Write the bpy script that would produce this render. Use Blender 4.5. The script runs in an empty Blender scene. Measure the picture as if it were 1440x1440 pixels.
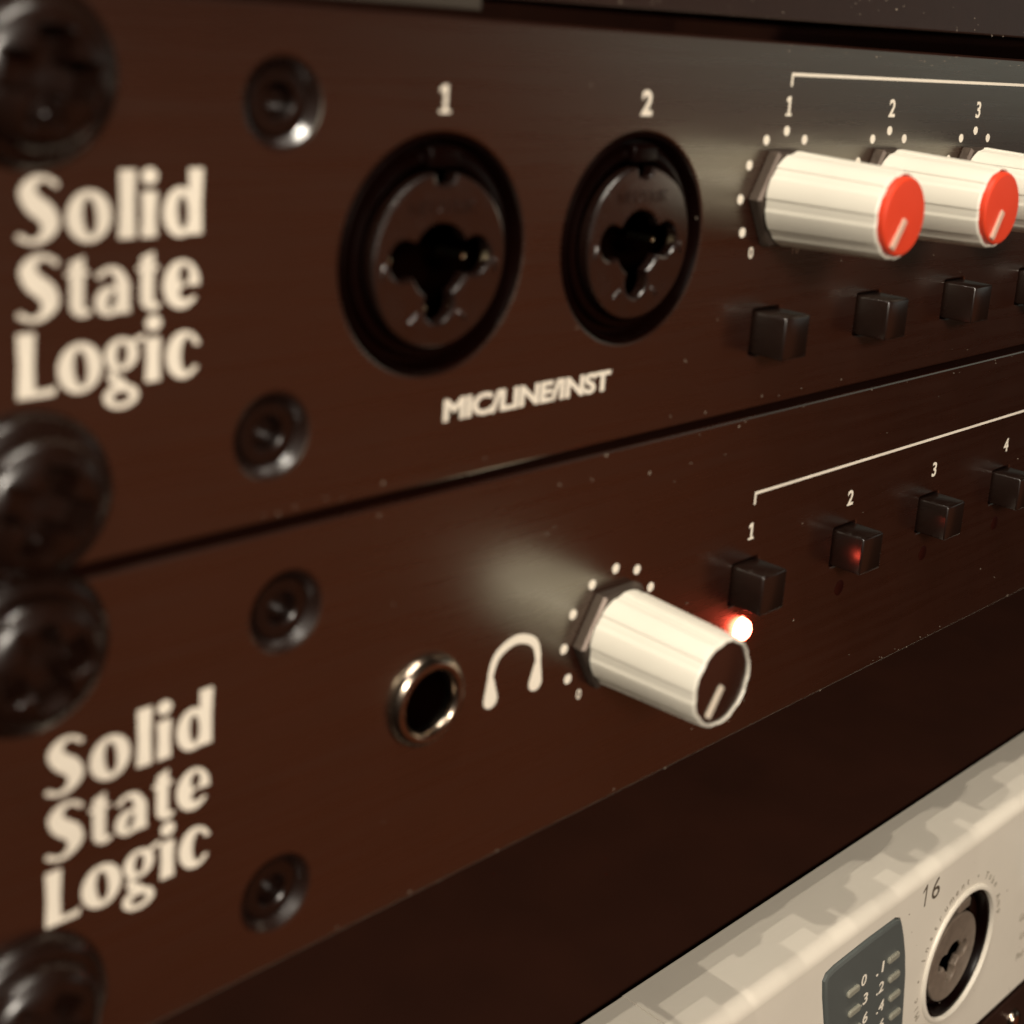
import bpy, bmesh, math, random
import numpy as np
from mathutils import Vector, Matrix

MM = 0.001
scene = bpy.context.scene
COL = scene.collection
rng = random.Random(7)

# ------------------------------------------------------------------ camera
cam_d = bpy.data.cameras.new('camera')
cam = bpy.data.objects.new('camera', cam_d)
COL.objects.link(cam)
RIGHT = Vector((0.70487061, -0.70593798, 0.06934686))
DOWN = Vector((-0.10509778, -0.20061996, -0.97401545))
FWD = Vector((0.70150686, 0.67926666, -0.21560363))
m = Matrix.Identity(4)
m.col[0][:3] = RIGHT
m.col[1][:3] = -DOWN
m.col[2][:3] = -FWD
m.col[3][:3] = Vector((5.7816, -95.0068, -0.5213)) * MM
cam.matrix_world = m
cam_d.sensor_width = 36.0
cam_d.lens = 1988.955 / 1440 * 36.0
cam_d.shift_x = (720 - 731.445) / 1440
cam_d.shift_y = -(720 - 478.979) / 1440
cam_d.clip_start = 0.002
cam_d.clip_end = 20.0
cam_d.dof.use_dof = True
cam_d.dof.focus_distance = 0.210
cam_d.dof.aperture_fstop = 25.5
scene.camera = cam

# ------------------------------------------------------------------ world and lamps
world = bpy.data.worlds.new('World')
scene.world = world
world.use_nodes = True
bg = world.node_tree.nodes['Background']
bg.inputs[0].default_value = (1.0, 0.50, 0.30, 1)
bg.inputs[1].default_value = 0.013


def lamp(name, loc, power, color=(1, 0.92, 0.79), radius=3.0):
    d = bpy.data.lights.new(name, 'POINT')
    d.energy = power
    d.color = color
    d.shadow_soft_size = radius * MM
    o = bpy.data.objects.new(name, d)
    o.location = Vector(loc) * MM
    COL.objects.link(o)
    return o


def area(name, loc, target, sx, sy, power, color, up=(0, 0, 1)):
    d = bpy.data.lights.new(name, 'AREA')
    d.shape = 'RECTANGLE'
    d.size = sx * MM
    d.size_y = sy * MM
    d.energy = power
    d.color = color
    o = bpy.data.objects.new(name, d)
    z = (Vector(loc) - Vector(target)).normalized()
    x = Vector(up).cross(z).normalized()
    y = z.cross(x)
    mm = Matrix((x, y, z)).transposed().to_4x4()
    mm.translation = Vector(loc) * MM
    o.matrix_world = mm
    COL.objects.link(o)
    return o


# a row of small ceiling spots above and in front of the rack
for i, (lx, ly, pw) in enumerate([(-253, -176, 8.0), (-123, -140, 6.8), (5, -86, 4.8), (120, -36, 2.8)]):
    lamp('ceiling_spot', (lx, ly, 696), pw)
# room light coming from in front of the rack
area('room_lamp', (-330, -840, 330), (110, 0, -70), 230, 190, 11.4, (1.0, 0.91, 0.78))
# added brown area lamp, stands in for the room mirrored in the lower left
area('room_glow_fill', (620, -800, -430), (100, 0, -60), 900, 900, 0.36, (1.0, 0.28, 0.11))
# unseen pale area lamp, added at right for sheen along the panel tops
area('side_sheen_fill', (835, -380, 48), (170, 0, -10), 420, 170, 0.105, (0.90, 1.0, 0.90))

scene.view_settings.view_transform = 'Standard'
scene.view_settings.look = 'None'
scene.view_settings.exposure = 0.0
scene.view_settings.gamma = 1.0
scene.view_settings.use_curve_mapping = False
scene.render.engine = 'CYCLES'

# ------------------------------------------------------------------ materials
MATS = {}


def mat(name, col, rough=0.5, metal=0.0, spec=0.5, bump=None, vary=None, rvary=None, emit=None, coat=0.0, ior=1.5, stint=(1, 1, 1)):
    """bump=(scale xyz, strength, distance mm); vary=(scale, amount); rvary=(scale xyz, amount)"""
    mt = bpy.data.materials.new(name)
    mt.use_nodes = True
    nt = mt.node_tree
    b = nt.nodes['Principled BSDF']
    b.inputs['Base Color'].default_value = (*col, 1)
    b.inputs['Roughness'].default_value = rough
    b.inputs['Metallic'].default_value = metal
    b.inputs['Specular IOR Level'].default_value = spec
    b.inputs['IOR'].default_value = ior
    b.inputs['Specular Tint'].default_value = (*stint, 1)
    b.inputs['Coat Weight'].default_value = coat
    tc = nt.nodes.new('ShaderNodeTexCoord')

    def noise(scale, detail=4.0):
        mp = nt.nodes.new('ShaderNodeMapping')
        mp.inputs['Scale'].default_value = scale if hasattr(scale, '__len__') else (scale,) * 3
        nz = nt.nodes.new('ShaderNodeTexNoise')
        nz.inputs['Scale'].default_value = 1.0
        nz.inputs['Detail'].default_value = detail
        nt.links.new(tc.outputs['Object'], mp.inputs[0])
        nt.links.new(mp.outputs[0], nz.inputs['Vector'])
        return nz
    if vary:
        nz = noise(vary[0])
        mx = nt.nodes.new('ShaderNodeMix')
        mx.data_type = 'RGBA'
        mx.inputs['A'].default_value = (*[c * (1 - vary[1]) for c in col], 1)
        mx.inputs['B'].default_value = (*[min(1, c * (1 + vary[1])) for c in col], 1)
        nt.links.new(nz.outputs['Fac'], mx.inputs['Factor'])
        nt.links.new(mx.outputs['Result'], b.inputs['Base Color'])
    if rvary:
        nz = noise(rvary[0])
        mr = nt.nodes.new('ShaderNodeMapRange')
        mr.inputs['From Min'].default_value = 0.25
        mr.inputs['From Max'].default_value = 0.75
        mr.inputs['To Min'].default_value = max(0.02, rough - rvary[1])
        mr.inputs['To Max'].default_value = min(1, rough + rvary[1])
        nt.links.new(nz.outputs['Fac'], mr.inputs['Value'])
        nt.links.new(mr.outputs['Result'], b.inputs['Roughness'])
    if bump:
        nz = noise(bump[0], 6.0)
        bp = nt.nodes.new('ShaderNodeBump')
        bp.inputs['Strength'].default_value = bump[1]
        bp.inputs['Distance'].default_value = bump[2] * MM
        nt.links.new(nz.outputs['Fac'], bp.inputs['Height'])
        nt.links.new(bp.outputs['Normal'], b.inputs['Normal'])
    if emit:
        b.inputs['Emission Color'].default_value = (*emit[0], 1)
        b.inputs['Emission Strength'].default_value = emit[1]
    MATS[name] = mt
    return mt


PANEL = mat('black_anodised', (0.0150, 0.0022, 0.0006), 0.28, 0, 0.5,
            bump=((60, 60, 2600), 0.2, 0.012), vary=(150, 0.18), rvary=((40, 40, 900), 0.03), ior=2.55, stint=(0.97, 0.95, 0.82))
PANEL2 = mat('black_painted_steel', (0.020, 0.008, 0.005), 0.42, 0, 0.5, bump=((900, 900, 900), 0.35, 0.05), vary=(200, 0.2))
CHASSIS = mat('dark_chassis_steel', (0.030, 0.0085, 0.004), 0.6, 0, 0.25, vary=(60, 0.3))
PRINT = mat('cream_print', (0.82, 0.74, 0.62), 0.6, 0, 0.3, vary=(900, 0.06))
KNOB = mat('ivory_plastic', (0.73, 0.685, 0.585), 0.36, 0, 0.5, vary=(180, 0.03), bump=((700, 700, 700), 0.08, 0.03))
REDCAP = mat('red_plastic', (0.72, 0.055, 0.020), 0.38, 0, 0.5, vary=(300, 0.06), bump=((900, 900, 900), 0.10, 0.03))
BLACKCAP = mat('black_plastic_cap', (0.030, 0.010, 0.006), 0.22, 0, 0.5)
POINTER = mat('pale_pointer_plastic', (0.62, 0.42, 0.32), 0.35, 0, 0.5)
POINTERW = mat('cream_pointer_plastic', (0.60, 0.52, 0.42), 0.35, 0, 0.5)
BUTTON = mat('black_button_plastic', (0.010, 0.0040, 0.0024), 0.27, 0, 0.5, ior=1.75, bump=((1500, 1500, 1500), 0.15, 0.03))
NUT = mat('dark_nickel', (0.10, 0.075, 0.06), 0.38, 0.6, 0.5, rvary=((400, 400, 400), 0.1))
SOCKET = mat('black_socket_plastic', (0.003, 0.0006, 0.0003), 0.33, 0, 0.10, rvary=((300, 300, 300), 0.08))
DISC = mat('socket_insert_plastic', (0.008, 0.0024, 0.0012), 0.25, 0, 0.5, rvary=((350, 350, 350), 0.05), ior=2.15)
HOLE = mat('hole_black', (0.002, 0.0005, 0.0002), 0.9, 0, 0.0)
GOLD = mat('brass_contact', (0.75, 0.62, 0.40), 0.2, 1.0, 0.5)
SCREW = mat('black_oxide_screw', (0.009, 0.0032, 0.0018), 0.28, 0, 0.5, rvary=((500, 500, 500), 0.06), ior=1.5)
CONE = mat('countersunk_rim', (0.010, 0.0035, 0.002), 0.27, 0, 0.5, ior=2.0)
RIM = mat('jack_nickel_ring', (0.42, 0.34, 0.27), 0.20, 1.0, 0.5)
SILVER = mat('silver_painted_metal', (0.69, 0.63, 0.535), 0.42, 0.0, 0.5, bump=((1200, 1200, 1200), 0.12, 0.03), vary=(90, 0.05), rvary=((200, 200, 200), 0.06))
EAR = mat('pale_steel', (0.085, 0.072, 0.058), 0.4, 0.5, 0.5, vary=(120, 0.12))
BLUEGREY = mat('blue_grey_plastic', (0.085, 0.095, 0.090), 0.38, 0, 0.5, vary=(250, 0.06))
BAR = mat('clear_lens_plastic', (0.26, 0.25, 0.20), 0.22, 0, 0.5)
GREYPRINT = mat('grey_print', (0.085, 0.065, 0.045), 0.6, 0, 0.3)
FAINTPRINT = mat('faint_grey_print', (0.20, 0.17, 0.125), 0.6, 0, 0.3)
SOCKGREY = mat('grey_socket_insert', (0.20, 0.155, 0.12), 0.34, 0.2, 0.5, vary=(700, 0.35), bump=((600, 600, 600), 0.5, 0.12))
CHROME = mat('bright_ring', (0.62, 0.55, 0.45), 0.18, 1.0, 0.5)
BLUEPLASTIC = mat('pale_blue_plastic', (0.23, 0.32, 0.36), 0.3, 0, 0.5)
LEDON = mat('lit_red_indicator', (0.9, 0.05, 0.03), 0.3, emit=((1.0, 0.09, 0.05), 55.0))
LEDOFF = mat('unlit_red_indicator', (0.014, 0.0012, 0.0006), 0.35, 0, 0.4)
DUST = mat('dust_lint', (0.22, 0.18, 0.14), 0.9, 0, 0.1)

# ------------------------------------------------------------------ builders
ABS = {}


def empty(name, loc, label=None, cat=None, group=None, kind=None):
    o = bpy.data.objects.new(name, None)
    o.empty_display_size = 0.005
    o.location = Vector(loc) * MM
    COL.objects.link(o)
    ABS[o.name] = Vector(loc)
    props(o, label, cat, group, kind)
    return o


def props(o, label=None, cat=None, group=None, kind=None):
    if label:
        o['label'] = label
    if cat:
        o['category'] = cat
    if group:
        o['group'] = group
    if kind:
        o['kind'] = kind


def put(name, me, material, parent=None, loc=(0, 0, 0), label=None):
    """me: mesh in mm-scaled local coordinates about loc (absolute mm)."""
    o = bpy.data.objects.new(name, me)
    if material and not me.materials:
        me.materials.append(material)
    COL.objects.link(o)
    base = ABS[parent.name] if parent else Vector((0, 0, 0))
    o.parent = parent
    o.location = (Vector(loc) - base) * MM
    ABS[o.name] = Vector(loc)
    if label:
        o['label'] = label
    return o


def finish(bm, name, sharp=32):
    bmesh.ops.recalc_face_normals(bm, faces=bm.faces)
    lim = math.radians(sharp)
    for e in bm.edges:
        e.smooth = not (len(e.link_faces) == 2 and e.calc_face_angle(0) > lim)
    for f in bm.faces:
        f.smooth = True
    me = bpy.data.meshes.new(name)
    bm.to_mesh(me)
    bm.free()
    return me


def curve_mesh(cu, name, yfront):
    """cu lies in its XY plane, normal +Z; turn it so x->X, y->Z, +z -> -Y (towards camera)."""
    ob = bpy.data.objects.new('tmp', cu)
    COL.objects.link(ob)
    dg = bpy.context.evaluated_depsgraph_get()
    dg.update()
    me = bpy.data.meshes.new_from_object(ob.evaluated_get(dg))
    bpy.data.objects.remove(ob)
    bpy.data.curves.remove(cu)
    n = len(me.vertices)
    co = np.empty(n * 3)
    me.vertices.foreach_get('co', co)
    co = co.reshape(-1, 3)
    zmax = co[:, 2].max()
    out = np.stack([co[:, 0], yfront + (zmax - co[:, 2]), co[:, 1]], 1) * MM
    me.vertices.foreach_set('co', out.ravel())
    me.name = name
    bm = bmesh.new()
    bm.from_mesh(me)
    bpy.data.meshes.remove(me)
    bmesh.ops.remove_doubles(bm, verts=bm.verts, dist=1e-7)
    return finish(bm, name, 20)


def shape(name, loops, yfront, depth, bevel=0.0):
    """flat plate with closed outline loops [(x,z)...] (even-odd holes), front face at yfront."""
    cu = bpy.data.curves.new('c', 'CURVE')
    cu.dimensions = '2D'
    cu.fill_mode = 'BOTH'
    for lp in loops:
        sp = cu.splines.new('POLY')
        sp.points.add(len(lp) - 1)
        for p, (x, z) in zip(sp.points, lp):
            p.co = (x, z, 0, 1)
        sp.use_cyclic_u = True
    cu.bevel_depth = bevel
    cu.bevel_resolution = 1
    cu.extrude = max(depth / 2 - bevel, 0.0005)
    cu.offset = -bevel
    return curve_mesh(cu, name, yfront)


def circ(x, z, r, n=48, a0=0.0):
    return [(x + r * math.cos(a0 + 2 * math.pi * i / n), z + r * math.sin(a0 + 2 * math.pi * i / n)) for i in range(n)]


def rrect(x0, z0, x1, z1, r, n=5):
    pts = []
    for cx, cz, a in ((x1 - r, z1 - r, 0), (x0 + r, z1 - r, 90), (x0 + r, z0 + r, 180), (x1 - r, z0 + r, 270)):
        for i in range(n + 1):
            t = math.radians(a + 90 * i / n)
            pts.append((cx + r * math.cos(t), cz + r * math.sin(t)))
    return pts


def text(name, body, size, yfront=-0.025, depth=0.05, spacing=1.0, width=None, bold=0.0, rot=0.0, shear=0.0):
    """centred text; size = capital height in mm; width: squeeze/stretch to this width."""
    cu = bpy.data.curves.new('t', 'FONT')
    cu.body = body
    cu.size = size / 0.73
    cu.space_character = spacing
    cu.offset = bold
    cu.shear = shear
    cu.extrude = depth / 2
    cu.resolution_u = 4
    me = curve_mesh(cu, name, yfront)
    n = len(me.vertices)
    co = np.empty(n * 3)
    me.vertices.foreach_get('co', co)
    co = co.reshape(-1, 3)
    mn, mx = co.min(0), co.max(0)
    co[:, 0] -= (mn[0] + mx[0]) / 2
    co[:, 2] -= (mn[2] + mx[2]) / 2
    if width:
        co[:, 0] *= width * MM / (mx[0] - mn[0])
    if rot:
        c, s = math.cos(rot), math.sin(rot)
        x = co[:, 0] * c - co[:, 2] * s
        z = co[:, 0] * s + co[:, 2] * c
        co[:, 0], co[:, 2] = x, z
    me.vertices.foreach_set('co', co.ravel())
    me.update()
    return me


def lathe(name, prof, n=40, sharp=32, poly=None):
    """prof [(r, y)] about the Y axis, open ends are closed with fans when r==0."""
    bm = bmesh.new()
    rings = []
    for r, y in prof:
        if r <= 1e-6:
            rings.append([bm.verts.new((0, y * MM, 0))])
        else:
            rr = []
            for i in range(n):
                a = 2 * math.pi * i / n
                k = poly(i / n) if poly else 1.0
                rr.append(bm.verts.new((r * k * math.cos(a) * MM, y * MM, r * k * math.sin(a) * MM)))
            rings.append(rr)
    for a, b in zip(rings, rings[1:]):
        for i in range(n):
            j = (i + 1) % n
            if len(a) == 1 and len(b) == 1:
                continue
            if len(a) == 1:
                bm.faces.new((a[0], b[i], b[j]))
            elif len(b) == 1:
                bm.faces.new((a[i], a[j], b[0]))
            else:
                bm.faces.new((a[i], a[j], b[j], b[i]))
    return finish(bm, name, sharp)


def box(name, lo, hi, bevel=0.0, seg=2, offset=(0, 0, 0)):
    bm = bmesh.new()
    bmesh.ops.create_cube(bm, size=1.0)
    for v in bm.verts:
        for k in range(3):
            v.co[k] = ((lo[k] + hi[k]) / 2 + v.co[k] * (hi[k] - lo[k]) - offset[k]) * MM
    if bevel:
        bmesh.ops.bevel(bm, geom=bm.edges[:], offset=bevel * MM, segments=seg, profile=0.5, affect='EDGES', clamp_overlap=True)
    return finish(bm, name, 50)


# ------------------------------------------------------------------ logo lettering: shapes united on a fine grid, then traced
def sd_path(X, Y, pts, rad):
    d = np.full(X.shape, 1e9)
    for (a, ra), (b, rb) in zip(zip(pts, rad), zip(pts[1:], rad[1:])):
        ax, ay = a
        bx, by = b
        vx, vy = bx - ax, by - ay
        t = np.clip(((X - ax) * vx + (Y - ay) * vy) / (vx * vx + vy * vy + 1e-9), 0, 1)
        d = np.minimum(d, np.hypot(X - ax - t * vx, Y - ay - t * vy) - (ra + (rb - ra) * t))
    return d


def dense(pts, rad, n=8):
    P = [np.array(p, float) for p in pts]
    out, ro = [], []
    for i in range(len(P) - 1):
        p0, p1, p2, p3 = P[max(i - 1, 0)], P[i], P[i + 1], P[min(i + 2, len(P) - 1)]
        for k in range(n):
            t = k / n
            q = 0.5 * ((2 * p1) + (-p0 + p2) * t + (2 * p0 - 5 * p1 + 4 * p2 - p3) * t * t + (-p0 + 3 * p1 - 3 * p2 + p3) * t ** 3)
            out.append(tuple(q))
            ro.append(rad[i] + (rad[i + 1] - rad[i]) * t)
    out.append(tuple(P[-1]))
    ro.append(rad[-1])
    return out, ro


def sd_ell(X, Y, cx, cy, rx, ry, rot=0.0):
    c, s = math.cos(math.radians(rot)), math.sin(math.radians(rot))
    u = ((X - cx) * c + (Y - cy) * s) / rx
    v = (-(X - cx) * s + (Y - cy) * c) / ry
    k = np.hypot(u, v)
    g = np.hypot(u / rx, v / ry) + 1e-6
    return k * (k - 1) / g


def sd_poly(X, Y, pts):
    d = np.full(X.shape, 1e9)
    ins = np.zeros(X.shape, bool)
    n = len(pts)
    for i in range(n):
        ax, ay = pts[i]
        bx, by = pts[(i + 1) % n]
        vx, vy = bx - ax, by - ay
        t = np.clip(((X - ax) * vx + (Y - ay) * vy) / (vx * vx + vy * vy + 1e-9), 0, 1)
        d = np.minimum(d, np.hypot(X - ax - t * vx, Y - ay - t * vy))
        cond = (ay > Y) != (by > Y)
        xi = vx * (Y - ay) / (vy if abs(vy) > 1e-9 else 1e-9) + ax
        ins ^= cond & (X < xi)
    return np.where(ins, -d, d)


def stem(X, Y, x0, x1, y0, y1, fl=0.10):
    mx = (y0 + y1) / 2
    return sd_poly(X, Y, [(x0 - fl, y0), (x1 + fl, y0), (x1, mx), (x1 + fl, y1), (x0 - fl, y1), (x0, mx)])


def glyph(ch, X, Y):
    mn, mxm = np.minimum, np.maximum
    if ch == 'S':
        p, r = dense([(3.15, 4.45), (2.35, 4.95), (1.45, 4.75), (0.95, 3.95), (1.45, 3.05), (2.35, 2.30), (2.72, 1.40), (2.15, 0.50), (1.25, 0.22), (0.35, 0.62)],
                     [0.30, 0.24, 0.42, 0.72, 0.84, 0.86, 0.74, 0.40, 0.24, 0.32])
        return sd_path(X, Y, p, r)
    if ch == 'o':
        return mxm(sd_ell(X, Y, 1.9, 1.95, 1.9, 2.08), -sd_ell(X, Y, 1.95, 1.95, 0.50, 1.40, 6))
    if ch == 'l':
        return stem(X, Y, 0.12, 1.48, 0, 5.5)
    if ch == 'i':
        return mn(stem(X, Y, 0.12, 1.42, 0, 3.75), sd_ell(X, Y, 0.78, 4.88, 0.76, 0.72))
    if ch == 'd':
        a = mn(sd_ell(X, Y, 1.62, 1.95, 1.62, 2.08), stem(X, Y, 2.30, 3.60, 0.02, 5.5, 0.08))
        return mxm(a, -sd_ell(X, Y, 1.82, 1.92, 0.42, 1.30, 4))
    if ch == 't':
        a = mn(sd_poly(X, Y, [(0.35, 1.0), (1.62, 0.9), (1.62, 4.9), (0.35, 4.45)]), sd_poly(X, Y, [(0, 3.25), (2.05, 3.25), (2.05, 3.75), (0, 3.75)]))
        p, r = dense([(0.99, 1.6), (1.02, 0.85), (1.45, 0.38), (2.0, 0.42)], [0.62, 0.62, 0.42, 0.26])
        return mn(a, sd_path(X, Y, p, r))
    if ch == 'a':
        p, r = dense([(0.42, 3.15), (1.15, 3.62), (2.0, 3.30), (2.42, 2.3)], [0.32, 0.26, 0.44, 0.66])
        a = mn(sd_path(X, Y, p, r), sd_poly(X, Y, [(1.78, 0.0), (3.2, 0.0), (3.08, 0.5), (3.08, 2.6), (1.78, 2.6)]))
        a = mn(a, sd_ell(X, Y, 1.28, 1.12, 1.28, 1.25, 20))
        return mxm(a, -sd_ell(X, Y, 1.52, 1.15, 0.27, 0.68, -14))
    if ch == 'e':
        a = mxm(sd_ell(X, Y, 1.72, 1.95, 1.72, 2.08), -sd_ell(X, Y, 1.95, 2.75, 0.42, 0.72))
        a = mxm(a, -sd_ell(X, Y, 2.2, 1.28, 0.62, 0.52, 20))
        return mxm(a, -sd_poly(X, Y, [(2.1, 1.74), (4.2, 1.74), (4.2, 1.0), (2.4, 0.95)]))
    if ch == 'c':
        a = mxm(sd_ell(X, Y, 1.68, 1.95, 1.68, 2.08), -sd_ell(X, Y, 2.05, 1.95, 0.58, 1.42))
        a = mxm(a, -sd_poly(X, Y, [(2.0, 2.55), (4.2, 2.7), (4.2, 0.95), (2.0, 1.0)]))
        return a
    if ch == 'L':
        return mn(stem(X, Y, 0.10, 1.45, 0, 5.2), sd_poly(X, Y, [(0.4, 0.0), (3.05, 0.0), (3.35, 1.05), (2.9, 0.72), (1.2, 0.62)]))
    if ch == 'g':
        a = mxm(sd_ell(X, Y, 1.55, 2.62, 1.5, 1.42), -sd_ell(X, Y, 1.58, 2.62, 0.42, 0.88))
        a = mn(a, sd_path(X, Y, [(2.5, 3.5), (3.35, 3.85)], [0.22, 0.30]))
        a = mn(a, sd_path(X, Y, [(0.85, 1.45), (0.75, 0.72), (1.6, 0.30)], [0.30, 0.42, 0.40]))
        lo = mxm(sd_ell(X, Y, 1.55, -0.80, 1.58, 1.08), -sd_ell(X, Y, 1.55, -0.86, 0.72, 0.42))
        return mn(a, lo)


def trace(fn, x0=-0.6, x1=4.6, y0=-2.3, y1=6.2, step=0.055, thin=0.0):
    xs = np.arange(x0, x1, step)
    ys = np.arange(y0, y1, step)
    X, Y = np.meshgrid(xs, ys)
    F = fn(X, Y) + thin
    ny, nx = F.shape
    IN = F < 0
    idx = IN[:-1, :-1] * 1 + IN[:-1, 1:] * 2 + IN[1:, 1:] * 4 + IN[1:, :-1] * 8
    segs = {}
    table = {1: [(3, 0)], 2: [(0, 1)], 3: [(3, 1)], 4: [(1, 2)], 5: [(3, 0), (1, 2)], 6: [(0, 2)], 7: [(3, 2)], 8: [(2, 3)],
             9: [(2, 0)], 10: [(2, 3), (0, 1)], 11: [(2, 1)], 12: [(1, 3)], 13: [(1, 0)], 14: [(0, 3)]}

    def ept(j, i, e):
        c = [(j, i), (j, i + 1), (j + 1, i + 1), (j + 1, i)]
        a, b = c[e], c[(e + 1) % 4]
        if a > b:
            a, b = b, a
        fa, fb = F[a], F[b]
        t = fa / (fa - fb)
        return (a, b), (xs[a[1]] + t * (xs[b[1]] - xs[a[1]]), ys[a[0]] + t * (ys[b[0]] - ys[a[0]]))
    nxt, pos = {}, {}
    for j, i in zip(*np.nonzero((idx > 0) & (idx < 15))):
        for e0, e1 in table[int(idx[j, i])]:
            k0, p0 = ept(j, i, e0)
            k1, p1 = ept(j, i, e1)
            nxt[k0] = k1
            pos[k0] = p0
            pos[k1] = p1
    loops = []
    while nxt:
        k = next(iter(nxt))
        lp = []
        while k in nxt:
            lp.append(pos[k])
            k = nxt.pop(k)
        if len(lp) > 8:
            loops.append(lp[::2])
    return loops


LOGO = [('S', 0.0, 0), ('o', 3.85, 0), ('l', 8.05, 0), ('i', 9.95, 0), ('d', 11.85, 0),
        ('S', 0.0, 1), ('t', 3.80, 1), ('a', 6.15, 1), ('t', 9.65, 1), ('e', 11.95, 1),
        ('L', 0.0, 2), ('o', 3.15, 2), ('g', 6.95, 2), ('i', 10.45, 2), ('c', 12.30, 2)]
GLYPHS = {}


def logo(parent, x0, zbase):
    for row in range(3):
        loops = []
        for ch, dx, r in LOGO:
            if r != row:
                continue
            if ch not in GLYPHS:
                GLYPHS[ch] = trace(lambda X, Y: glyph(ch, X, Y), thin=0.07)
            for lp in GLYPHS[ch]:
                loops.append([(dx + px * 0.99, py * 0.97) for px, py in lp])
        me = shape('logo_word', loops, -0.03, 0.06)
        put('logo_word', me, PRINT, parent, (x0, 0, zbase - row * 5.72), 'bold cream flared lettering on the dark panel')


def digit_one(h):
    w = h * 0.17
    return [(-w * 0.5, h / 2), (w * 0.55, h / 2), (w * 0.55, -h / 2 + w * 0.7), (w * 1.5, -h / 2 + w * 0.7), (w * 1.5, -h / 2), (-w * 1.6, -h / 2),
            (-w * 1.6, -h / 2 + w * 0.7), (-w * 0.5, -h / 2 + w * 0.7), (-w * 0.5, h / 2 - w * 1.3), (-w * 1.6, h / 2 - w * 1.7), (-w * 1.6, h / 2 - w * 0.8)]


def number(parent, s, x, z, h, bold=0.0):
    if s == '1':
        me = shape('panel_number', [digit_one(h)], -0.025, 0.05)
    else:
        me = text('panel_number', s, h, bold=bold)
    put('panel_number', me, PRINT, parent, (x, 0, z))


# ------------------------------------------------------------------ shared part meshes
def fluted(u):
    # shallow flats between ribs round the knob body
    a = (u * 9.0) % 1.0
    if a < 0.26:
        return 0.974
    if a < 0.36:
        return 0.974 + 0.026 * (a - 0.26) / 0.10
    if a > 0.96:
        return 1.0 - 0.026 * (a - 0.96) / 0.04
    return 1.0


KNOB_ME = lathe('knob', [(4.9, -1.75), (5.45, -1.8), (5.62, -2.0), (5.60, -2.5), (5.35, -8.0), (5.05, -15.2), (4.92, -15.75), (4.70, -15.95),
                         (4.58, -15.80), (4.56, -15.2), (0, -15.2)], 270, 24, fluted)
CAP_ME = lathe('cap', [(4.44, -15.25), (4.46, -16.0), (4.36, -16.45), (4.10, -16.62), (2.0, -16.70), (0, -16.72)], 64, 30)
CAPB_ME = lathe('cap', [(4.52, -15.25), (4.48, -15.72), (4.15, -15.86), (0, -15.90)], 64, 30)
NUT_ME = lathe('hex_nut', [(3.4, 0.0), (6.2, 0.0), (6.35, -0.2), (6.35, -1.35), (6.0, -1.7), (3.4, -1.72)], 6, 30)
WASHER_ME = lathe('washer', [(3.6, 0.0), (6.9, 0.0), (6.95, -0.15), (6.9, -0.32), (3.6, -0.34)], 48, 30)
BUTTON_ME = box('button', (-2.55, -4.6, -2.6), (2.55, 1.0, 2.6), 0.28, 2)
LED_ME = lathe('indicator_light', [(1.45, 0.4), (1.45, -0.35), (1.30, -0.8), (0.85, -1.15), (0, -1.28)], 24, 40)
LEDFLAT_ME = lathe('indicator_light', [(1.15, 0.4), (1.15, -0.02), (0.95, -0.07), (0, -0.10)], 24, 40)
CSINK_ME = lathe('countersunk_screw', [(2.78, 0.95), (2.75, 0.80), (2.45, 0.72), (1.65, 0.72), (1.50, 0.85), (1.45, 2.4), (0, 2.5)], 48, 30)
CONE_ME = lathe('countersink', [(3.75, -0.01), (3.62, 0.02), (2.90, 0.95), (2.80, 1.1)], 64, 30)


def pointer_mesh(ang, r0, r1, y0, y1, w):
    """raised bar on the cap pointing at ang (deg clockwise from top)."""
    bm = bmesh.new()
    bmesh.ops.create_cube(bm, size=1.0)
    for v in bm.verts:
        v.co = ((v.co.x * w), ((y0 + y1) / 2 + v.co.y * abs(y1 - y0)), ((r0 + r1) / 2 + v.co.z * (r1 - r0)))
        v.co *= MM
    bmesh.ops.bevel(bm, geom=bm.edges[:], offset=0.10 * MM, segments=2, affect='EDGES')
    bmesh.ops.rotate(bm, verts=bm.verts, cent=(0, 0, 0), matrix=Matrix.Rotation(math.radians(ang), 3, 'Y'))
    return finish(bm, 'pointer', 40)


def knob(parent, x, z, ang, red, label):
    k = put('knob', KNOB_ME, KNOB, parent, (x, 0, z), label)
    put('hex_nut', NUT_ME, NUT, parent, (x, 0, z))
    k.rotation_euler = (0, math.radians(ang + 8), 0)
    inv = Matrix.Rotation(-math.radians(ang + 8), 4, 'Y')
    c = put('cap', CAP_ME if red else CAPB_ME, REDCAP if red else BLACKCAP, k, (x, 0, z), 'red cap' if red else 'black cap')
    yy = -16.95 if red else -16.12
    p = put('pointer', pointer_mesh(ang, 0.3, 4.15 if red else 4.0, yy, yy + 0.7, 0.85), POINTER if red else POINTERW, k, (x, 0, z))
    p.matrix_local = inv @ p.matrix_local
    return k


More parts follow.
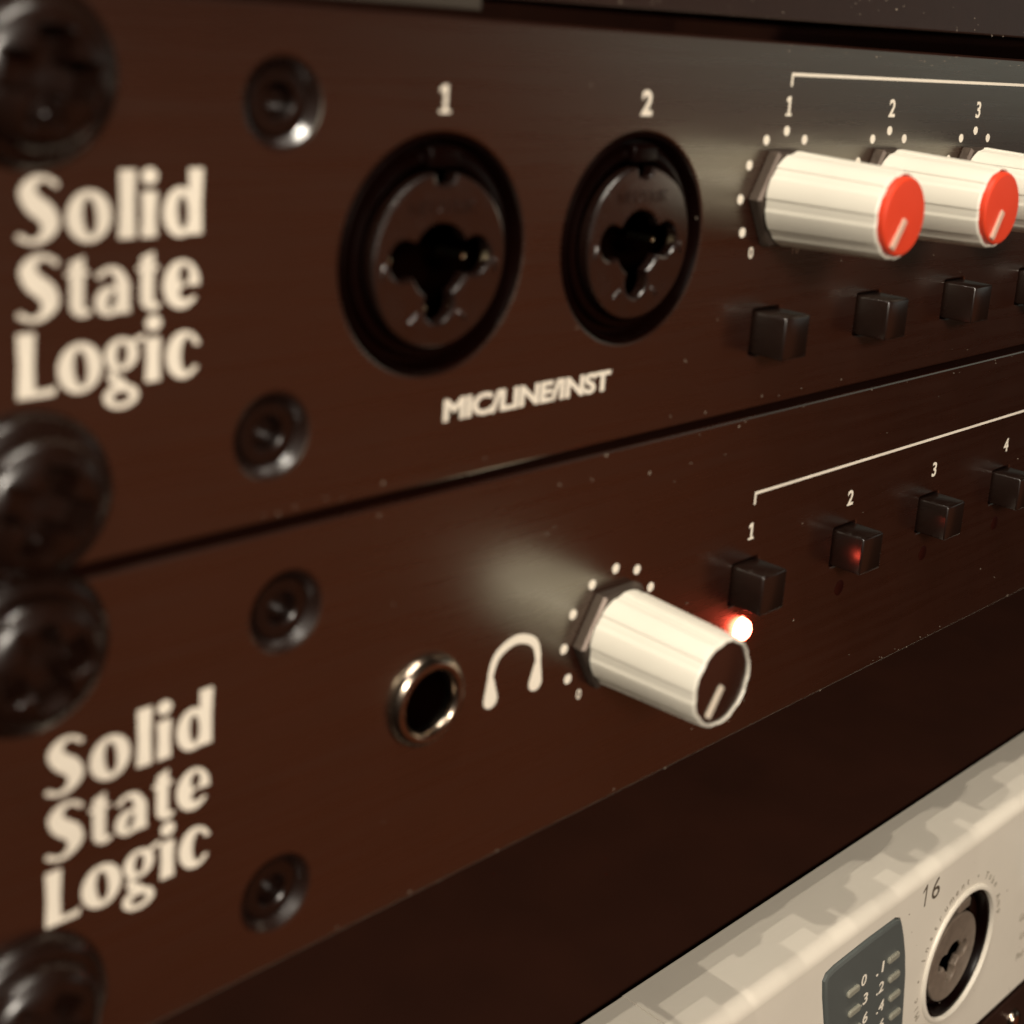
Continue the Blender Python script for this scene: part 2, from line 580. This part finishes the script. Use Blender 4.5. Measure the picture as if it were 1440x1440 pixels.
def scale_marks(parent, x, z, angles, r=7.75, zero=True, ten=True, size=1.35):
    loops = []
    for a in angles:
        t = math.radians(a)
        loops.append(circ(r * math.sin(t), r * math.cos(t), 0.58, 20))
    put('dial_scale', shape('dial_scale', loops, -0.025, 0.05), PRINT, parent, (x, 0, z))
    if zero:
        t = math.radians(-144)
        put('scale_number', text('scale_number', '0', size, bold=0.02), PRINT, parent, (x + (r + .1) * math.sin(t), 0, z + (r + .1) * math.cos(t)))
    if ten:
        t = math.radians(144)
        put('scale_number', text('scale_number', '10', size, bold=0.02), PRINT, parent, (x + (r + .1) * math.sin(t), 0, z + (r + .1) * math.cos(t)))


def dust(parent, boxes, n, seed, y=-0.03):
    """loose specks lying on the panel; boxes: [(x0,x1,z0,z1,weight)]"""
    r = random.Random(seed)
    bm = bmesh.new()
    w = [b[4] for b in boxes]
    for _ in range(n):
        b = r.choices(boxes, w)[0]
        x, z = r.uniform(b[0], b[1]), r.uniform(b[2], b[3])
        s = r.uniform(0.04, 0.13) * (2.0 if r.random() < 0.06 else 1)
        a = r.uniform(0, 6.28)
        el = r.uniform(1, 2.4)
        pts = []
        for k in range(5):
            t = 6.283 * k / 5
            px, pz = s * el * math.cos(t) * r.uniform(.6, 1), s * math.sin(t) * r.uniform(.6, 1)
            pts.append((x + px * math.cos(a) - pz * math.sin(a), z + px * math.sin(a) + pz * math.cos(a)))
        top = bm.verts.new((x * MM, (y - 0.07) * MM, z * MM))
        vs = [bm.verts.new((px * MM, (y + 0.04) * MM, pz * MM)) for px, pz in pts]
        for k in range(5):
            bm.faces.new((vs[k], vs[(k + 1) % 5], top))
    o = put('dust_specks', finish(bm, 'dust_specks', 80), DUST, parent, (0, 0, 0))
    o['kind'] = 'stuff'
    return o


# ------------------------------------------------------------------ combination socket
def cross_loops():
    """outline of the jack hole with its three pin slots (traced union)"""
    pts = []
    n = 120
    for i in range(n):
        a = 2 * math.pi * i / n
        best = 3.45
        for (cx, cz, rr) in ((-4.3, 0.25, 1.85), (4.3, 0.25, 1.85), (0, -4.1, 1.75)):
            dx, dz = math.cos(a), math.sin(a)
            b = dx * cx + dz * cz
            disc = b * b - (cx * cx + cz * cz - rr * rr)
            if disc > 0 and b > 0:
                best = max(best, b + math.sqrt(disc))
        pts.append((best * math.cos(a), best * math.sin(a)))
    return pts


CROSS = cross_loops()
SHELL_ME = lathe('shell', [(8.45, 3.5), (8.5, 0.6), (8.9, 0.35), (9.5, 0.5), (9.8, 1.3), (10.3, 1.35), (10.55, 0.3), (10.85, -0.1), (11.1, 0.0), (11.2, 0.3), (11.2, 3.5)], 96, 40)
notch = [(8.15 * math.cos(t), 8.15 * math.sin(t)) for t in [math.radians(90 + 9 + k * 342 / 90) for k in range(91)]]
notch += [(1.05, 7.2), (0.4, 6.95), (-0.4, 6.95), (-1.05, 7.2)]
INSERT_ME = shape('insert', [notch, [(x, z) for x, z in CROSS]], -0.75, 1.6, 0.30)
COLLAR_ME = lathe('collar', [(6.2, -0.70), (6.45, -0.95), (6.7, -0.70)], 72, 60)
WELL_ME = lathe('jack_well', [(7.9, 0.75), (7.9, 9.0), (0, 9.0)], 32, 40)
LATCH_ME = box('latch', (-1.9, -0.55, -0.9), (1.9, 2.5, 0.9), 0.35, 3)
CONTACT_ME = lathe('contact', [(0, -0.4), (0.32, -0.3), (0.42, 0.0), (0.42, 3.2), (0, 3.2)], 16, 50)
RAIL_ME = box('rib', (-0.22, -0.90, -0.7), (0.22, -0.5, 0.7), 0.12, 2)


def combo(parent, x, z, label, disc=None, shell=None):
    s = put('combo_socket', SHELL_ME, shell or SOCKET, parent, (x, 0, z), label)
    zi = z - 0.35
    put('insert', INSERT_ME, disc or DISC, s, (x, 0, zi))
    put('well', WELL_ME, HOLE, s, (x, 0, zi))
    put('latch', LATCH_ME, shell or SOCKET, s, (x, 0, z + 9.0))
    put('embossed_maker_name', text('embossed_maker_name', 'NEUTRIK', 1.35, -0.86, 0.3, width=8.2), disc or DISC, s, (x, 0, zi + 4.95))
    for dx, dz in ((-4.6, 0.25), (4.6, 0.25), (0, -4.5)):
        put('contact', CONTACT_ME, GOLD, s, (x + dx, 1.6, zi + dz - 0.4))
    for dx, dz, a in ((-6.9, -0.6, 12), (6.8, -0.8, -14), (2.9, -5.3, -50), (-3.1, -5.2, 52)):
        r = put('rib', RAIL_ME, disc or DISC, s, (x + dx, 0, zi + dz))
        r.rotation_euler = (0, math.radians(a), 0)
    return s


# ------------------------------------------------------------------ the rack frame
XL, XR = 43.6, 526.2
frame = empty('equipment_rack', (XL, 3, -320), 'dark steel equipment rack frame behind the stacked panels', 'rack')
for x0, x1 in ((XL - 6, XL + 17), (XR - 17, XR + 6)):
    put('rail', box('rail', (x0, 3.1, -320), (x1, 5.1, 120), 0.3), CHASSIS, frame)
    sx = XL - 8 if x0 < 100 else XR + 6
    put('side_panel', box('side_panel', (sx, 3.1, -320), (sx + 2, 330, 120), 0.3), CHASSIS, frame)
put('back_panel', box('back_panel', (XL - 8, 330, -320), (XR + 8, 332, 120), 0.3), CHASSIS, frame)
put('base_panel', box('base_panel', (XL - 8, 3.1, -322), (XR + 8, 332, -320), 0.3), CHASSIS, frame)

# ------------------------------------------------------------------ upper interface
u1 = empty('audio_interface', (XL, 0, -43.6), 'upper dark rack interface with two round input sockets and red-capped knobs', 'audio interface', 'dark rack interfaces with cream lettering')
CZ = -21.44
CX = (92.13, 120.19)
KX = [145.995 + 22.99 * i for i in range(4)]
KZ = -17.87
holes = [circ(x, CZ, 11.26, 72) for x in CX]
cs1 = [(74.55, -7.7), (74.5, -35.8)]
holes += [circ(x, z, 3.70) for x, z in cs1]
slot = lambda x, z: rrect(x - 5, z - 3.4, x + 4, z + 3.4, 3.3)
holes += [slot(51.5, -6.0), slot(51.5, -36.7)]
bt1 = [(KX[i] - 0.1, -33.95) for i in range(4)]
holes += [rrect(x - 2.75, z - 2.8, x + 2.75, z + 2.8, 0.3) for x, z in bt1]
put('front_panel', shape('front_panel', [rrect(XL, -43.6, XR, 0, 0.6)] + holes, 0, 3.0, 0.28), PANEL, u1)
put('chassis', box('chassis', (XL + 22, 14.0, -43.0), (XR - 22, 250, -0.8), 0.4), CHASSIS, u1)
for x, z in cs1:
    c = put('countersunk_screw', CSINK_ME, SCREW, u1, (x, 0, z))
    put('countersink', CONE_ME, CONE, c, (x, 0, z))
combo(u1, CX[0], CZ, 'left combination input socket')
combo(u1, CX[1], CZ, 'right combination input socket with bright glints')
logo(u1, 51.7, -18.15)
number(u1, '1', 92.15, -7.2, 2.55)
number(u1, '2', 120.25, -7.2, 2.55, 0.12)
put('socket_legend', text('socket_legend', 'MIC/LINE/INST', 2.15, bold=0.10, spacing=0.95, width=24.0), PRINT, u1, (106.15, 0, -36.5))
for i in range(3):
    knob(u1, KX[i], KZ, -146 if i != 1 else -150, True, 'red-capped ivory knob number %d' % (i + 1))
    number(u1, '123'[i], KX[i], -7.25, 2.25, 0.06)
    scale_marks(u1, KX[i], KZ, [-120, -90, -60, -30, 0, 30, 60, 90, 120])
put('group_bracket', shape('group_bracket', [[(146.0 - 0.18, -3.42), (331, -3.42), (331, -5.0), (330.64, -5.0), (330.64, -3.8), (146.18, -3.8), (146.18, -5.0), (145.82, -5.0)]], -0.025, 0.05), PRINT, u1)
for x, z in bt1:
    put('button', BUTTON_ME, BUTTON, u1, (x, 0, z))
dust(u1, [(95, 260, -43, -0.5, 1), (120, 260, -1.2, -0.3, 1.2), (60, 260, -43.2, -42.2, 0.5)], 80, 3)

# ------------------------------------------------------------------ lower interface
DX, DZ = 2.1, -44.45
u2 = empty('audio_interface', (XL + DX, 0, -88.1), 'lower dark rack interface with headphone jack, one black-capped knob and a lit red light', 'audio interface', 'dark rack interfaces with cream lettering')
cs2 = [(76.65, -52.4), (76.6, -80.5)]
HX, HZ = 121.87, -66.49
JX, JZ = 93.95, -66.2
bt2 = [(147.3 + 22.9 * i, -66.45) for i in range(5)]
NX = [147.88 + 22.9 * i for i in range(5)]
holes = [circ(x, z, 3.70) for x, z in cs2] + [circ(JX, JZ, 4.0), slot(53.6, -49.2), slot(53.6, -79.5)]
holes += [rrect(x - 2.75, z - 2.8, x + 2.75, z + 2.8, 0.3) for x, z in bt2]
holes += [circ(x - 0.1, -73.0, 1.48, 24) for x in NX[:1]]
put('front_panel', shape('front_panel', [rrect(XL + DX, -88.1, XR + DX, -44.6, 0.6)] + holes, 0, 3.0, 0.28), PANEL, u2)
put('chassis', box('chassis', (XL + 24, 14.0, -87.5), (XR - 22, 250, -45.4), 0.4), CHASSIS, u2)
for x, z in cs2:
    c = put('countersunk_screw', CSINK_ME, SCREW, u2, (x, 0, z))
    put('countersink', CONE_ME, CONE, c, (x, 0, z))
logo(u2, 53.75, -62.62)
j = put('headphone_jack', lathe('headphone_jack', [(3.2, 8.0), (3.2, -0.5), (3.35, -0.95), (3.75, -1.2), (4.3, -1.05), (4.75, -0.55), (4.85, 0.0)], 64, 50), RIM, u2, (JX, 0, JZ), 'round shiny headphone jack')
put('well', lathe('well', [(3.19, 0.4), (3.15, 12.0), (0, 12.0)], 48, 40), HOLE, j, (JX, 0, JZ))


def icon_fn(X, Y):
    p, r = dense([(-3.45, -1.2), (-3.5, 0.4), (-2.6, 2.3), (0, 3.25), (2.6, 2.3), (3.5, 0.4), (3.45, -1.2)], [0.30, 0.42, 0.50, 0.52, 0.50, 0.42, 0.30])
    a = sd_path(X, Y, p, r)
    for s in (-1, 1):
        a = np.minimum(a, sd_path(X, Y, [(s * 3.5, -0.7), (s * 3.35, -2.6)], [0.55, 1.0]))
    return a


put('headphone_symbol', shape('headphone_symbol', trace(icon_fn, -5, 5, -4.5, 4.5, 0.06), -0.025, 0.05), PRINT, u2, (106.6, 0, -66.5))
knob(u2, HX, HZ, -146, False, 'black-capped ivory headphone knob')
scale_marks(u2, HX, HZ, [-120, -90, -60, -30, 0, 30, 60, 90, 120], r=7.65, size=1.2)
put('group_bracket', shape('group_bracket', [[(147.7, -54.72), (332, -54.72), (332, -56.4), (331.64, -56.4), (331.64, -55.1), (148.06, -55.1), (148.06, -56.4), (147.7, -56.4)]], -0.025, 0.05), PRINT, u2)
for i, (x, z) in enumerate(bt2):
    put('button', BUTTON_ME, BUTTON, u2, (x, 0, z))
    number(u2, '12345'[i], NX[i], -59.9, 2.2, 0.06)
    put('indicator_light', LED_ME if i == 0 else LEDFLAT_ME, LEDON if i == 0 else LEDOFF, u2, (NX[i] - 0.1, 0, -73.0), 'glowing red light' if i == 0 else 'unlit red light')
dust(u2, [(85, 260, -88, -45, 1), (60, 260, -45.6, -44.9, 0.6), (60, 260, -88, -87.2, 0.7)], 80, 5)

# ------------------------------------------------------------------ rack screws on the left ears
def rack_screw(x, z, turn, label):
    s = empty('rack_screw', (x, 0, z), label, 'screw', 'black rack screws on the left edge')
    put('cup_washer', lathe('cup_washer', [(3.2, -0.02), (6.7, -0.02), (6.75, -0.5), (6.4, -1.3), (5.75, -1.7), (5.2, -1.75), (3.2, -1.7)], 64, 40), SCREW, s, (x, 0, z))
    # domed head with a cross recess: height field on a polar grid
    bm = bmesh.new()
    n, R = 96, [0.0, 0.35, 0.7, 1.0, 1.3, 1.6, 1.9, 2.2, 2.5, 2.8, 3.2, 3.6, 4.0, 4.4, 4.75, 5.0, 5.15, 5.2, 5.2]
    rings = []
    for q, r in enumerate(R):
        row = []
        for i in range(n if r > 0 else 1):
            a = 2 * math.pi * i / n
            px, pz = r * math.cos(a), r * math.sin(a)
            h = 1.9 + 2.3 * (1 - (r / 5.45) ** 2 * 0.25) * max(0, 1 - (r / 5.35) ** 8) ** 0.5
            c = 0.0
            for ux, uz in ((px, pz), (pz, px)):
                w = 1.05
                if abs(uz) < w + 0.35 and abs(ux) < 3.5:
                    k = min(1, max(0, (w + 0.35 - abs(uz)) / 0.35)) * min(1, (3.5 - abs(ux)) / 0.6)
                    c = max(c, k)
            h -= 3.2 * c * (1 - 0.22 * r / 3.5)
            if q == len(R) - 1:
                h = 1.6
            row.append(bm.verts.new((px * MM, -h * MM, pz * MM)))
        rings.append(row)
    for a, b in zip(rings, rings[1:]):
        for i in range(n):
            k = (i + 1) % n
            if len(a) == 1:
                bm.faces.new((a[0], b[i], b[k]))
            else:
                bm.faces.new((a[i], a[k], b[k], b[i]))
    h = put('head', finish(bm, 'head', 38), SCREW, s, (x, 0, z))
    h.rotation_euler = (0, math.radians(turn), 0)
    put('shank', lathe('shank', [(2.9, 1.0), (2.9, 7.0), (0, 7.0)], 24, 40), SCREW, s, (x, 0, z))
    return s


rack_screw(52.6, -6.0, 8, 'black cross-head rack screw above the upper cream logo')
rack_screw(52.4, -37.2, 20, 'black cross-head rack screw just below the upper cream logo')
rack_screw(52.2, -49.4, -14, 'black cross-head rack screw just above the lower cream logo')
rack_screw(52.2, -80.8, 35, 'black cross-head rack screw below the lower cream logo')

# ------------------------------------------------------------------ the unit above (only its lower edge shows)
up = empty('rack_unit', (XL, 0, 1.0), 'scuffed dark rack unit whose lower edge shows along the top', 'rack unit')
put('front_panel', shape('front_panel', [[(97, 1.9), (XR, 6.2), (XR, 44.0), (97, 44.0)]], 0.1, 2.8, 0.28), PANEL2, up)
put('rack_ear', shape('rack_ear', [[(XL, 0.7), (96.2, 0.7), (96.2, 44.0), (XL, 44.0)]], 0.3, 2.7, 0.2), EAR, up, label='pale steel mounting ear')
put('chassis', box('chassis', (XL + 24, 3.05, 7.0), (XR - 22, 250, 43.0), 0.4), CHASSIS, up)
dust(up, [(100, 280, 2.5, 20, 1)], 300, 9, y=0.08)

# ------------------------------------------------------------------ silver unit below the empty slot
ST, SB = -133.7, -178.6
sv = empty('microphone_preamp', (XL, 0, SB), 'silver rack unit with blue-grey meter and a round socket marked 16', 'preamp')
SX = 147.6


def bezel(name, x0, x1):
    # side profile with a rounded upper edge, run along x
    prof = [(0.15, SB + 0.4), (0.0, SB + 1.0)]
    r = 2.2
    for k in range(9):
        t = math.radians(90 * k / 8)
        prof.append((r - r * math.cos(t), ST - r + r * math.sin(t)))
    prof += [(12.6, ST), (13.0, ST - 0.4), (13.0, SB + 0.6), (12.6, SB), (0.6, SB)]
    bm = bmesh.new()
    A = [bm.verts.new((x0 * MM, y * MM, z * MM)) for y, z in prof]
    B = [bm.verts.new((x1 * MM, y * MM, z * MM)) for y, z in prof]
    n = len(prof)
    for i in range(n):
        k = (i + 1) % n
        bm.faces.new((A[i], A[k], B[k], B[i]))
    bm.faces.new(A)
    bm.faces.new(B[::-1])
    return finish(bm, name, 30)


put('rack_ear', bezel('rack_ear', XL, SX - 0.25), SILVER, sv)
# main front: bevelled shell with real openings for the meter and the socket
METER = [(181.0, -138.75), (183.2, -138.35), (192.6, -138.1), (201.6, -138.2), (203.3, -138.9), (204.2, -140.4), (205.3, -142.8), (206.8, -146.9), (208.0, -151.6), (209.6, -162.3),
         (210.6, -171.5), (209.8, -173.0), (208.2, -173.6), (189.5, -173.6), (187.6, -172.6), (186.6, -169.5), (182.6, -148.5), (181.0, -143.0), (180.35, -139.8)]
SCX, SCZ, SCR = 228.2, -157.2, 12.2


def plate_front():
    """flat front face sheet with holes, thick 2 mm, from below the rounded edge to the bottom"""
    outer = [(SX + 0.05, SB + 0.35), (XR, SB + 0.35), (XR, ST - 2.2), (SX + 0.05, ST - 2.2)]
    return shape('front_plate', [outer, METER, circ(SCX, SCZ, SCR, 72), circ(262.0, -150.5, 8.9, 64)], 0.0, 2.4, 0.0)


def top_rail():
    r = 2.2
    prof = [(0.0, ST - r)]
    for k in range(1, 11):
        t = math.radians(90 * k / 10)
        prof.append((r - r * math.cos(t), ST - r + r * math.sin(t)))
    prof += [(12.7, ST), (13.0, ST - 0.3), (13.0, ST - 1.6), (2.4, ST - r)]
    bm = bmesh.new()
    A = [bm.verts.new((SX * MM, y * MM, z * MM)) for y, z in prof]
    B = [bm.verts.new((XR * MM, y * MM, z * MM)) for y, z in prof]
    n = len(prof)
    for i in range(n - 1):
        bm.faces.new((A[i], A[i + 1], B[i + 1], B[i]))
    bm.faces.new(A)
    bm.faces.new(B[::-1])
    return finish(bm, 'top_edge', 30)


put('front_plate', plate_front(), SILVER, sv)
put('top_edge', top_rail(), SILVER, sv)
put('chassis', box('chassis', (XL + 24, 13.1, SB + 1), (XR - 22, 250, ST - 0.7), 0.5), CHASSIS, sv)
inset = lambda pts, k, cx, cz: [(cx + (x - cx) * k, cz + (z - cz) * k) for x, z in pts]
mtr = put('meter', shape('meter', [inset(METER, 0.988, 195.5, -155.5)], -0.5, 2.6, 0.65), BLUEGREY, sv, label='blue-grey level meter with rows of small lights')
BARME = shape('level_light', [rrect(-1.75, -0.62, 1.75, 0.62, 0.55)], -0.95, 0.9, 0.25)
for k in range(7):
    put('level_light', BARME, BAR, mtr, (201.7 + 1.12 * k, 0, -145.3 - 4.12 * k))
for k in range(6):
    put('level_light', BARME, BAR, mtr, (189.5 + 1.2 * k, 0, -145.7 - 4.15 * k))
for k, s in enumerate(['.1', '.2', '.4', '.6']):
    put('meter_number', text('meter_number', s, 2.1, -0.53, 0.06, bold=0.03, width=2.2), PRINT, mtr, (197.9 + 0.95 * k, 0, -145.7 - 4.0 * k))
for k, s in enumerate(['0', '.3', '.6']):
    put('meter_number', text('meter_number', s, 2.1, -0.53, 0.06, bold=0.03, width=1.5 if k == 0 else 2.2), PRINT, mtr, (192.9 + 0.9 * k, 0, -145.4 - 4.0 * k))
# socket number and the words round the socket
put('socket_number', shape('socket_number', [[(0.30, 2.1), (0.30, -2.1), (-0.10, -2.1), (-0.10, 1.45), (-1.05, 0.75), (-1.05, 1.2), (-0.02, 2.1)]], -0.025, 0.05), GREYPRINT, sv, (211.6, 0, -138.5))
put('socket_number', text('socket_number', '6', 4.2, width=2.7), GREYPRINT, sv, (215.2, 0, -138.5))


def arc_word(s, a0, step, r):
    for k, ch in enumerate(s):
        if ch == ' ':
            continue
        a = a0 + step * k
        t = math.radians(a)
        body = ch if ch != '*' else '\u2022'
        put('socket_letter', text('socket_letter', body, 1.5, rot=-t), FAINTPRINT, sv, (SCX + r * math.sin(t), 0, SCZ + r * math.cos(t)))


arc_word('Mic * Instrument * Tube Amp', -116, 7.6, 14.6)
put('socket_ring', lathe('socket_ring', [(11.9, 1.5), (11.95, -0.15), (12.1, -0.45), (12.5, -0.5), (12.9, -0.3), (13.0, 0.02)], 96, 50), SILVER, sv, (SCX, 0, SCZ))
so = put('combo_socket', lathe('combo_socket', [(8.6, 5.5), (8.6, 2.4), (9.4, 2.2), (10.2, 2.0), (10.6, 2.2), (10.9, 0.8), (11.3, 0.3), (11.88, 0.25), (11.88, 5.5)], 96, 40), SOCKET, sv, (SCX, 0, SCZ), 'scratched grey combination socket')
put('insert', shape('insert', [circ(0, 0, 8.4, 72), [(x * 0.85, z * 0.85) for x, z in CROSS]], 0.9, 1.5, 0.3), SOCKGREY, so, (SCX, 0, SCZ - 1.2))
put('well', WELL_ME, HOLE, so, (SCX, 1.5, SCZ - 1.2))
put('latch', box('latch', (-2.2, -0.2, -1.0), (2.2, 3.0, 1.0), 0.4, 3), SOCKGREY, so, (SCX, 0.3, SCZ + 9.6))
for dx, dz in ((-4.6, 0.25), (4.6, 0.25), (0, -4.5)):
    put('contact', CONTACT_ME, GOLD, so, (SCX + dx, 2.2, SCZ - 1.2 + dz))
# blue-ringed control at the right edge
bk = put('dial', lathe('dial', [(8.8, 2.0), (8.8, -0.5), (8.3, -1.1), (7.6, -1.2), (7.3, -0.6), (7.2, 0.5), (0, 0.5)], 72, 40), BLUEPLASTIC, sv, (262.0, 0, -150.5), 'pale blue ringed dial')
put('dial_cap', lathe('dial_cap', [(6.6, 0.5), (6.5, -6.0), (6.1, -6.6), (0, -6.8)], 64, 40), BLUEGREY, bk, (262.0, 0, -150.5))
for k, (s, x, z) in enumerate([('Gain', 255.5, -161.5), ('Line', 257.0, -166.0), ('Pad', 256.5, -170.6)]):
    put('dial_word', text('dial_word', s, 1.6), FAINTPRINT, sv, (x, 0, z))
dust(sv, [(160, 280, -178, -136, 1)], 40, 15)

# ------------------------------------------------------------------ the unit below
lo = empty('rack_unit', (XL, 0, -224.0), 'dark rack unit just below the silver one at the bottom right', 'rack unit')
put('front_panel', shape('front_panel', [rrect(XL, -224.0, XR, -180.0, 0.6)] + [circ(258.3, -186.2, 2.2, 32)], 0, 3.0, 0.3), PANEL2, lo)
put('chassis', box('chassis', (XL + 24, 3.05, -223.4), (XR - 22, 250, -180.8), 0.4), CHASSIS, lo)
put('panel_screw', lathe('panel_screw', [(2.1, 1.5), (2.1, -0.3), (1.7, -0.9), (0.9, -1.15), (0, -1.2)], 32, 40), RIM, lo, (258.3, 0, -186.2))
